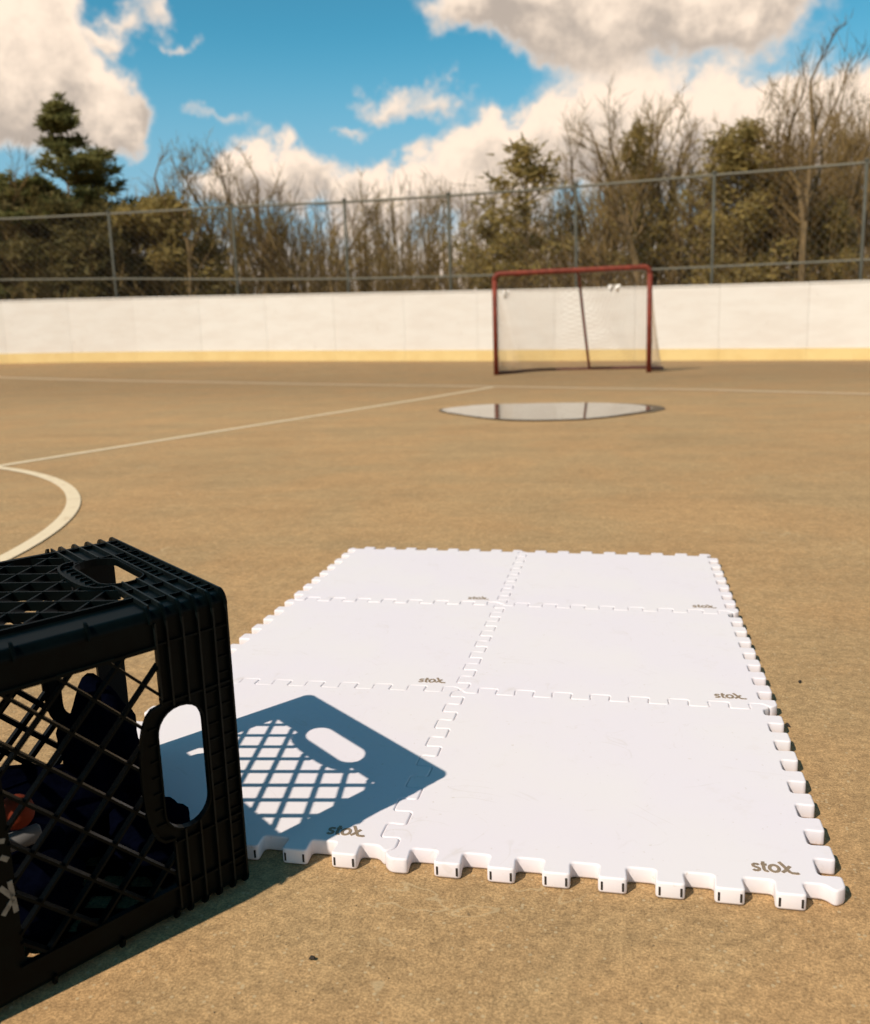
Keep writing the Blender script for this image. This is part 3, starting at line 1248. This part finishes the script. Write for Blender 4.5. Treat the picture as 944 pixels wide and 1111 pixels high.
# rounded long corners with their rib arcs
for (w0, z0, a_start) in ((RC, RC, pi), (CW - RC, RC, 1.5 * pi), (CW - RC, CS - RC, 0.0), (RC, CS - RC, pi / 2)):
    b = MB()
    for (r0, r1, aa) in [(RC - DW, RC - DW - TW, (0.0, CD))] + [(RC, RC - DW + 0.0002, (a - 0.0012, a + 0.0012)) for a in (0.0012, 0.0155, 0.031, 0.0465, 0.062, 0.0765, 0.13, 0.19, 0.25)]:
        M_ = 8
        for k in range(M_):
            q0, q1 = a_start + pi / 2 * k / M_, a_start + pi / 2 * (k + 1) / M_
            pr = []
            for a in aa:
                for (r, q) in ((r0, q0), (r0, q1), (r1, q1), (r1, q0)):
                    pr.append(cl_(a, w0 + r * cos(q), z0 + r * sin(q)))
            b.hexa(pr)
    b.build('corner_post', M_CRATE, crate)
# base grid closing the far end
b = MB()
loops = [[(RC, 0.004), (CW - RC, 0.004), (CW - 0.004, RC), (CW - 0.004, CS - RC), (CW - RC, CS - 0.004), (RC, CS - 0.004), (0.004, CS - RC), (0.004, RC)]]
NC = 6
for i in range(NC):
    for j in range(NC):
        x0 = 0.03 + (CW - 0.06) * i / NC + 0.003
        x1 = 0.03 + (CW - 0.06) * (i + 1) / NC - 0.003
        z0 = 0.03 + (CS - 0.06) * j / NC + 0.003
        z1 = 0.03 + (CS - 0.06) * (j + 1) / NC - 0.003
        loops.append([(x0, z0), (x1, z0), (x1, z1), (x0, z1)])
plate(b, loops, CD - 0.006, CD, lambda w, z, a: cl_(a, w, z))
b.build('base_grid', M_CRATE, crate)
# stamped pale lettering on the front wall panel (upside down letter and stroke ends)
FF = FACES['front'][1]
for st in ([[(0.2150, 0.1110), (0.2130, 0.0830)], [(0.2145, 0.0970), (0.2225, 0.1090)], [(0.2142, 0.0950), (0.2230, 0.0850)]],
           [[(0.2138, 0.1290), (0.2190, 0.1335)]], [[(0.2145, 0.1455), (0.2200, 0.1475)]]):
    b = MB()
    for s_ in st:
        ribbon(b, s_, 0.0040, lambda a, t, d: FF(a, t, -d), -(DW), -(DW - 0.0006))
    b.build('lettering', M_CRATE_PRINT, crate)


def cw(a, w, z):
    v = cl_(a, w, z)
    v.rotate(Matrix.Rotation(CTH + pi / 2, 3, 'Z'))
    return v + Vector((CX, CY, 0))


# things lying inside the crate
FLOOR = DW + TW + 0.0005


def icoball(name, c, r, m, seam=False):
    me = bpy.data.meshes.new(name)
    bm = bmesh.new()
    bmesh.ops.create_uvsphere(bm, u_segments=28, v_segments=18, radius=r)
    for v in bm.verts:     # shallow moulded seam
        if seam and abs(v.co.z) < r * 0.05:
            v.co *= 0.975
    bm.to_mesh(me)
    bm.free()
    me.polygons.foreach_set('use_smooth', [True] * len(me.polygons))
    me.materials.append(m)
    return link(name, me, None, c)


tag(icoball('street_hockey_ball', cw(0.190, 0.075, FLOOR + 0.1205), 0.0150, M_ORANGE, True), 'orange ball seen through the lattice of the black crate', 'ball')
b = MB()
b.tube([(-0.016, 0, 0.008), (-0.014, 0, 0.008), (0.010, 0.002, 0.008), (0.013, 0.002, 0.008), (0.018, 0.002, 0.008)], [0.0065, 0.008, 0.008, 0.005, 0.005], 12)
wb = b.build('white_tube', M_WHITEP, None, smooth=True)
wb.location = cw(0.190, 0.070, FLOOR + 0.0900)
wb.rotation_euler = (0, 0, CTH + pi)
tag(wb, 'small white tube lying beneath the orange ball inside the crate', 'tube')


def bundle(name, c, sx, sy, sz, m, seed, rot=0.0):
    rr = random.Random(seed)
    me = bpy.data.meshes.new(name)
    bm = bmesh.new()
    bmesh.ops.create_icosphere(bm, subdivisions=4, radius=1.0)
    ph = [rr.uniform(0, 6) for _ in range(6)]
    for v in bm.verts:
        x, y, z = v.co
        f = 1 + 0.10 * sin(5 * x + ph[0] + 3 * z) + 0.08 * sin(7 * y + ph[1] - 4 * x) + 0.06 * sin(11 * z + ph[2] + 5 * y)
        v.co = Vector((x * sx * f, y * sy * f, max(-sz * 0.85, z * sz * f)))
    bm.to_mesh(me)
    bm.free()
    me.polygons.foreach_set('use_smooth', [True] * len(me.polygons))
    me.materials.append(m)
    o = link(name, me, None, c)
    o.rotation_euler = (0, 0, rot)
    return o


CG = 'dark cloth bundles in the crate'
tag(bundle('cloth_bundle', cw(0.150, 0.205, FLOOR + 0.040), 0.090, 0.080, 0.046, M_NAVY, 3, CTH), 'low wide crumpled dark navy cloth bundle at the back of the black crate', 'cloth', CG)
tag(bundle('cloth_bundle', cw(0.066, 0.222, FLOOR + 0.070), 0.042, 0.058, 0.080, M_NAVY, 6, CTH), 'upright dark navy cloth roll near the open rim inside the crate', 'cloth', CG)
tag(bundle('cloth_bundle', cw(0.190, 0.090, FLOOR + 0.042), 0.045, 0.058, 0.048, M_NAVY, 9, CTH), 'dark cloth bundle under the orange ball inside the crate', 'cloth', CG)
tag(bundle('cloth_bundle', cw(0.062, 0.105, FLOOR + 0.026), 0.040, 0.062, 0.030, M_NAVY, 12, CTH), 'low dark cloth bundle just inside the open rim of the crate', 'cloth', CG)
b = MB()
b.add([(-.008, -.004, 0), (.009, -.005, 0), (.007, .005, 0), (-.006, .006, 0), (-.007, -.003, .006), (.010, -.003, .009), (.006, .004, .008), (-.005, .004, .010)],
      [(3, 2, 1, 0), (4, 5, 6, 7), (0, 1, 5, 4), (1, 2, 6, 5), (2, 3, 7, 6), (3, 0, 4, 7)])
sc_ = b.build('orange_scrap', M_ORANGE, None)
sc_.location = cw(0.150, 0.045, FLOOR)
tag(sc_, 'tiny orange scrap lying on the lower wall inside the crate', 'scrap')

# ------------------------------------------------------------------ trees


def horiz_pos(px, dist, py=300):
    """point on the forest floor below the view direction (px, py), dist metres ahead of the camera"""
    d = ray(px, py)
    h = Vector((d.x, d.y, 0))
    k_ = dist / (d.dot(Vector((fwd.x, fwd.y, 0)).normalized()))
    p = CAM + h * k_
    return Vector((p.x, p.y, -0.12 + 0.25 * smoothstep(18, 60, p.y)))


def beyond_boards(p, margin=0.7):
    if p.x < -14 or p.x > 8:
        return p.y > 15.5
    for a, b in zip(BOARD_XY, BOARD_XY[1:]):
        if a[0] <= p.x <= b[0]:
            return p.y > a[1] + (b[1] - a[1]) * (p.x - a[0]) / (b[0] - a[0]) + margin
    return False


def top_height(px, py, dist):
    d = ray(px, py)
    k_ = dist / (Vector((d.x, d.y, 0)).dot(Vector((fwd.x, fwd.y, 0)).normalized()))
    return (CAM + d * k_).z


def rot_about(v, axis, ang):
    return Matrix.Rotation(ang, 3, axis) @ v


def grow_branch(rr, wood, twig, p, d, L, r, depth, maxd, upw):
    n_ = 5 if depth < 2 else 4
    pts = [p.copy()]
    rad = [r]
    dirs = []
    for i in range(n_):
        d = (d + Vector((rr.gauss(0, .10), rr.gauss(0, .10), rr.gauss(0, .06) + upw * 0.10))).normalized()
        p = p + d * (L / n_)
        pts.append(p.copy())
        dirs.append(d.copy())
        rad.append(r * (1 - (i + 1) / n_ * 0.72))
    if depth <= 1:
        wood.tube(pts, rad, 6 if depth == 0 else 5, caps=False)
    else:
        twig.tube(pts, rad, 3, caps=False)
    if depth >= maxd:
        return
    nk = {0: rr.randint(9, 12), 1: rr.randint(5, 7), 2: rr.randint(4, 5)}.get(depth, 3)
    for k in range(nk):
        t = rr.uniform(0.30 if depth == 0 else 0.2, 1.0)
        i = min(int(t * n_), n_ - 1)
        f = t * n_ - i
        q = pts[i].lerp(pts[i + 1], f)
        ax = dirs[i].orthogonal().normalized()
        ax = rot_about(ax, dirs[i], rr.uniform(0, 2 * pi))
        nd = rot_about(dirs[i], ax, radians(rr.uniform(22, 52)))
        if depth == 0:
            nl = L * rr.uniform(0.28, 0.46) * (1.15 - 0.6 * t)
        else:
            nl = L * rr.uniform(0.38, 0.6)
        nr = max(0.011, rad[i] * rr.uniform(0.5, 0.72))
        grow_branch(rr, wood, twig, q, nd, nl, nr, depth + 1, maxd, 1.0)


TOPS = {}


def make_bare(seed, name='bare_tree', m2=None, maxd=3, H=8.0, r=0.10, fork=False):
    rr = random.Random(seed)
    wood, twig = MB(), MB()
    root = empty(name, (0, 0, 0))
    if fork:
        p = Vector((0, 0, 0))
        wood.tube([p, p + Vector((0.03, 0, H * .12)), p + Vector((0, 0, H * .28))], [r * 1.1, r, r * .85], 7, caps=False)
        for sg in (-1, 1):
            grow_branch(rr, wood, twig, Vector((0, 0, H * .27)), Vector((sg * rr.uniform(.16, .3), rr.uniform(-.1, .1), 1)).normalized(), H * .72, r * .7, 0, maxd, 0.5)
    else:
        grow_branch(rr, wood, twig, Vector((0, 0, 0)), Vector((rr.gauss(0, .05), rr.gauss(0, .05), 1)).normalized(), H, r, 0, maxd, 0.4)
    top = max(v[2] for v in twig.v + wood.v)
    k_ = H / top
    for mb_ in (wood, twig):
        mb_.v = [(v[0] * k_, v[1] * k_, v[2] * k_) for v in mb_.v]
    wood.build('trunk', M_BARK, root)
    twig.build('twigs', m2 or M_TWIG, root)['kind'] = 'stuff'
    tv = max(wood.v + twig.v, key=lambda v: v[2])
    TOPS[root.name] = (tv[0], tv[1])
    return root


PROTO = []
for i, (fork, r, m2) in enumerate([(False, .14, None), (True, .15, None), (False, .11, M_BUD), (True, .13, M_BUD), (False, .16, None), (False, .09, None), (True, .17, None)]):
    PROTO.append(make_bare(100 + i * 13, fork=fork, r=r, m2=m2))
used = [False] * len(PROTO)


def put_bare(pi, px, py, dist, rz, label, group=None, name=None, lean=0.0, wide=1.0):
    if used[pi]:
        o = copy_tree(PROTO[pi])
    else:
        o = PROTO[pi]
        used[pi] = True
    p = horiz_pos(px, dist, py)
    H = top_height(px, py, dist) - p.z
    s_ = H / 8.0
    tx, ty = TOPS[PROTO[pi].name]
    p = p - Vector((cos(rz) * tx - sin(rz) * ty, sin(rz) * tx + cos(rz) * ty, 0)) * s_ * wide   # topmost twig in line with (px, py)
    o.location = p
    o.rotation_euler = (0, 0, rz)
    o.scale = (s_ * wide, s_ * wide, s_)
    if group is None and 'group' in o:
        del o['group']
    tag(o, label, 'tree', group)
    return o


BARE = 'bare trees of the wood behind the fence'
feature = [
    (0, 905, 15, 17.5, 0.4, 'tallest bare tree behind the fence, at the far right, reaching the top of the picture', 0.02),
    (4, 872, 52, 18.5, 2.2, 'tall bare tree leaning out just left of the tallest one at the right', -0.07),
    (1, 668, 78, 19.0, 1.0, 'tall bare forked tree rising straight above the right post of the goal', 0.0),
    (6, 742, 84, 20.5, 4.0, 'tall bare tree with spreading upper limbs left of the yellowish cedar', 0.02),
    (3, 388, 180, 19.0, 3.0, 'broad bushy bare tree standing alone midway between the left evergreen and the goal', 0.0),
    (5, 455, 182, 21.0, 0.3, 'thin bare tree right of the broad bushy bare tree in the middle', 0.0),
    (2, 232, 136, 20.0, 5.0, 'bare tree with a feathery fan of top twigs against the blue sky, left half', 0.0),
    (0, 172, 148, 21.5, 2.0, 'bare tree in the first gap to the right of the tall pine', 0.0),
    (1, 300, 172, 20.0, 5.2, 'bare tree in front of the bright white cloud in the left half', 0.03),
    (5, 943, 45, 19.0, 1.4, 'bare tree cut off by the right edge of the picture', 0.0),
    (4, 8, 150, 20.0, 3.3, 'bare tree cut off by the left edge of the picture, beside the pine', 0.0),
    (0, 262, 150, 19.5, 3.9, 'bare tree with a thick trunk just right of the feathery one in the left half', 0.0),
    (6, 212, 146, 21.0, 0.9, 'forked bare tree just left of the feathery one in the left half', 0.0),
    (2, 480, 188, 20.0, 2.9, 'bare tree left of the broad olive evergreen, above a steel fence post', 0.0),
    (4, 640, 112, 18.8, 1.9, 'bare tree directly above the middle of the goal', 0.0),
    (0, 775, 118, 19.2, 2.5, 'bare tree just left of the yellowish cedar, behind a steel post', 0.0),
    (3, 700, 98, 19.5, 0.8, 'tall bare tree close behind the darker olive evergreen above the right goal post', 0.0),
    (5, 850, 80, 18.5, 3.6, 'slim bare tree immediately right of the yellowish cedar', 0.0),
    (2, 612, 186, 20.5, 2.6, 'small bare tree between the middle olive evergreen and the fence post by the goal', 0.0),
]
for (pi, px, py, ds, rz, lab, lean) in feature:
    put_bare(pi, px, py, ds, rz, lab, BARE, lean=lean, wide=1.0 if px not in (388,) else 1.25)
rr = random.Random(55)
filler = []
for px in range(-70, 1020, 21):
    prof = [(-200, 190), (0, 185), (120, 200), (180, 180), (210, 175), (250, 165), (290, 185), (330, 235), (400, 225), (440, 240), (500, 245), (560, 215), (620, 195), (660, 130), (720, 135),
            (780, 150), (850, 120), (900, 75), (945, 90), (1100, 100)]
    for a, c in zip(prof, prof[1:]):
        if a[0] <= px <= c[0]:
            base_y = a[1] + (c[1] - a[1]) * (px - a[0]) / (c[0] - a[0])
    filler.append((px + rr.uniform(-9, 9), base_y + rr.uniform(-8, 60), rr.uniform(19.5, 26.0)))
    if px > 620:
        filler.append((px + rr.uniform(-9, 9), base_y + rr.uniform(0, 45), rr.uniform(18.5, 24.0)))
    if rr.random() < (0.35 if 180 < px < 560 else 0.7):
        filler.append((px + rr.uniform(-9, 9), base_y + rr.uniform(25, 85), rr.uniform(19.0, 23.0)))
for (px, py, ds) in filler:
    put_bare(rr.randrange(len(PROTO)), px, py, ds, rr.uniform(0, 6.28), 'slender grey brown bare tree crowded among others in the wood behind the fence',
             'crowded bare trees of the wood', lean=rr.uniform(-.05, .05), wide=rr.uniform(.8, 1.05))


def needle_clump(b, rr, c, r, n_, ln, flat=0.6):
    for _ in range(n_):
        d = Vector((rr.gauss(0, 1), rr.gauss(0, 1), rr.gauss(0, 1) * flat + .2)).normalized()
        q = c + Vector((rr.gauss(0, r * .55), rr.gauss(0, r * .55), rr.gauss(0, r * .40)))
        e = d.orthogonal().normalized()
        e = rot_about(e, d, rr.uniform(0, 6.28)) * (ln * 0.16)
        k_ = len(b.v)
        b.v += [tuple(q - e), tuple(q + e), tuple(q + d * ln + e * 0.3), tuple(q + d * ln - e * 0.3)]
        b.f.append((k_, k_ + 1, k_ + 2, k_ + 3))


def make_conifer(name, seed, H, Rb, m, droop=-0.05, gap=0.35, whorl=0.42, dens=26, taper=1.0, start=0.06, clump=0.20, ln=0.17, trunk_r=0.11, irregular=0.3):
    rr = random.Random(seed)
    root = empty(name, (0, 0, 0))
    wood, fol = MB(), MB()
    wood.tube([(rr.gauss(0, .03), rr.gauss(0, .03), H * k / 8) for k in range(9)], [trunk_r * (1 - k / 8 * .92) for k in range(9)], 7, caps=False)
    z = H * start
    while z < H * 0.97:
        t = z / H
        Lb = Rb * ((1 - t) ** taper) * (1 if t > .12 else .8) + (0.12 if droop < .5 else 0.05)
        nb = rr.randint(4, 6)
        a0 = rr.uniform(0, 6.28)
        for k in range(nb):
            if rr.random() < gap * (0.5 + 0.5 * t):
                continue
            a = a0 + 2 * pi * k / nb + rr.uniform(-.3, .3)
            L = Lb * rr.uniform(1 - irregular * 1.4, 1 + irregular)
            up = (0.25 + 0.6 * t + droop if droop < 0.5 else 0.10 + 0.34 * t * t) + rr.uniform(-.12, .12)
            pts = []
            for j in range(5):
                f = j / 4
                pts.append(Vector((cos(a) * L * f, sin(a) * L * f, z + L * (up * f - (0.32 - .3 * t) * f * f * (1 if droop < 0 else .2)))))
            wood.tube(pts, [0.03 * (1 - .7 * t), 0.022, 0.016, 0.011, 0.005], 4, caps=False)
            for f in [0.3, .45, .6, .72, .84, .94, 1.0]:
                if L < .35 and f < .6:
                    continue
                i = min(int(f * 4), 3)
                q = pts[i].lerp(pts[i + 1], f * 4 - i)
                side = Vector((-sin(a), cos(a), 0)) * L * 0.24 * f
                for s_ in (-1, 0, 1):
                    if s_ and rr.random() < .3:
                        continue
                    needle_clump(fol, rr, q + side * s_ * rr.uniform(.5, 1.1) + Vector((0, 0, rr.uniform(-.04, .05))), clump * rr.uniform(.7, 1.25), int(dens * rr.uniform(.6, 1.2)), ln, 0.6 if droop < .5 else 0.35)
        z += whorl * rr.uniform(.7, 1.25) * (1 - .35 * t)
    needle_clump(fol, rr, Vector((0, 0, H * .98)), clump * .7, dens, ln)
    wood.build('trunk', M_BARK, root)
    fol.build('crown', m, root)
    return root


def put_tree(o, px, py, dist, rz, label, H0, wide=1.0, group=None):
    p = horiz_pos(px, dist, py)
    s_ = (top_height(px, py, dist) - p.z) / H0
    o.location = p
    o.rotation_euler = (0, 0, rz)
    o.scale = (s_ * wide, s_ * wide, s_)
    return tag(o, label, 'tree', group)


pine = make_conifer('pine_tree', 11, 6.4, 4.1, M_PINE, droop=1.0, gap=0.22, whorl=0.52, dens=13, taper=1.22, start=0.08, irregular=0.40, clump=0.11, ln=0.20)
put_tree(pine, 62, 98, 21.0, 0.6, 'tall dark pine with ragged open branches at the left behind the fence', 6.4, 1.0)
olive = make_conifer('cedar_tree', 23, 5.0, 1.9, M_CEDAR, droop=-.05, gap=0.36, whorl=0.44, dens=5, taper=0.75, start=0.05)
put_tree(olive, 570, 160, 18.5, 1.0, 'broad olive green evergreen just left of the goal, behind the fence', 5.0, 1.2)
c2 = make_conifer('cedar_tree', 31, 5.6, 1.35, M_CEDAR, droop=.2, gap=0.30, whorl=0.34, dens=7, taper=0.6, start=0.03)
put_tree(c2, 806, 132, 18.5, 2.0, 'yellowish cedar right of the fence post that stands right of the goal', 5.6, 1.0)
c3 = copy_tree(olive)
put_tree(c3, 694, 140, 20.0, 3.0, 'darker olive evergreen among bare trunks above the right post of the goal', 5.0, 0.62)
c4 = make_conifer('cedar_tree', 47, 3.4, 1.5, M_CEDAR, droop=-.05, gap=0.15, whorl=0.34, dens=14, taper=0.55, start=0.03)
put_tree(c4, 172, 226, 20.0, 0.0, 'low yellow green evergreen with layered branches right of the tall pine', 3.4, 1.0)
dk = make_conifer('cedar_tree', 59, 3.2, 1.25, M_DARKCON, droop=-.02, gap=0.08, whorl=0.30, dens=17, taper=0.45, start=0.02)
put_tree(dk, 14, 226, 20.5, 0.0, 'low dark evergreen at the left edge of the picture, left of the pine', 3.2, 1.05)
for (px, py, ds, rz, wd, lab) in [(82, 236, 20.0, 1.0, 1.1, 'low dark evergreen standing in front of the foot of the tall pine'),
                                  (-60, 215, 21.0, 2.0, 1.2, 'dark evergreen beyond the left edge of the view'),
                                  (122, 255, 19.6, 4.0, 1.0, 'lowest dark evergreen, between the tall pine and the yellow green evergreen')]:
    put_tree(copy_tree(dk), px, py, ds, rz, lab, 3.2, wd)
for (px, py, ds, wd, lab) in [(228, 262, 20.0, .8, 'small rounded olive evergreen right of the layered one'), (533, 232, 18.4, .8, 'small olive evergreen touching the left side of the broad one by the goal'),
                              (838, 180, 19.5, .9, 'olive cedar filling the gap right of the yellowish cedar'), (905, 215, 18.0, .9, 'low olive cedar under the tallest bare tree at the right')]:
    put_tree(copy_tree(c2 if px > 800 else olive), px, py, ds, px * .1, lab, 5.6 if px > 800 else 5.0, wd)

# undergrowth: thin stems and twigs massed between the trunks
b = MB()
rr = random.Random(91)
for _ in range(5200):
    px = rr.uniform(-260, 1200)
    ds = rr.uniform(16.2, 30)
    p = horiz_pos(px, ds)
    if not beyond_boards(p):
        continue
    h = rr.uniform(0.9, 2.6) * (1.0 if rr.random() < .8 else 1.35)
    q = p + Vector((rr.gauss(0, .22), rr.gauss(0, .22), h))
    mid = p.lerp(q, .5) + Vector((rr.gauss(0, .08), rr.gauss(0, .08), 0))
    b.tube([p, mid, q], [0.016, 0.011, 0.004], 3, caps=False)
    for _k in range(4):
        f = rr.uniform(.3, .95)
        s_ = p.lerp(q, f)
        e = s_ + Vector((rr.gauss(0, .25), rr.gauss(0, .25), rr.uniform(.05, .5)))
        b.tube([s_, e], [0.008, 0.003], 3, caps=False)
un = b.build('undergrowth', M_TWIG)
tag(un, 'tangle of bare brown brush filling the wood behind the fence', 'brush', kind='stuff')

# far wood: a deep belt of bare stems that reads as one mass
b = MB()
rr = random.Random(17)
for _ in range(1050):
    px = rr.uniform(-420, 1380)
    ds = rr.uniform(28, 62)
    p = horiz_pos(px, ds)
    h = rr.uniform(3.5, 7.2) * ds / 40
    q = p + Vector((rr.gauss(0, .5), rr.gauss(0, .5), h))
    b.tube([p, p.lerp(q, .5) + Vector((rr.gauss(0, .15), rr.gauss(0, .15), 0)), q], [0.09, 0.06, 0.012], 4, caps=False)
    for _k in range(9):
        f = rr.uniform(.25, .97)
        s_ = p.lerp(q, f)
        e = s_ + Vector((rr.gauss(0, .7), rr.gauss(0, .7), rr.uniform(.3, 1.4)))
        b.tube([s_, e], [0.028, 0.007], 3, caps=False)
fw = b.build('far_wood', M_TWIG)
tag(fw, 'distant bare wood closing the gaps between the nearer trunks', 'wood', kind='stuff')
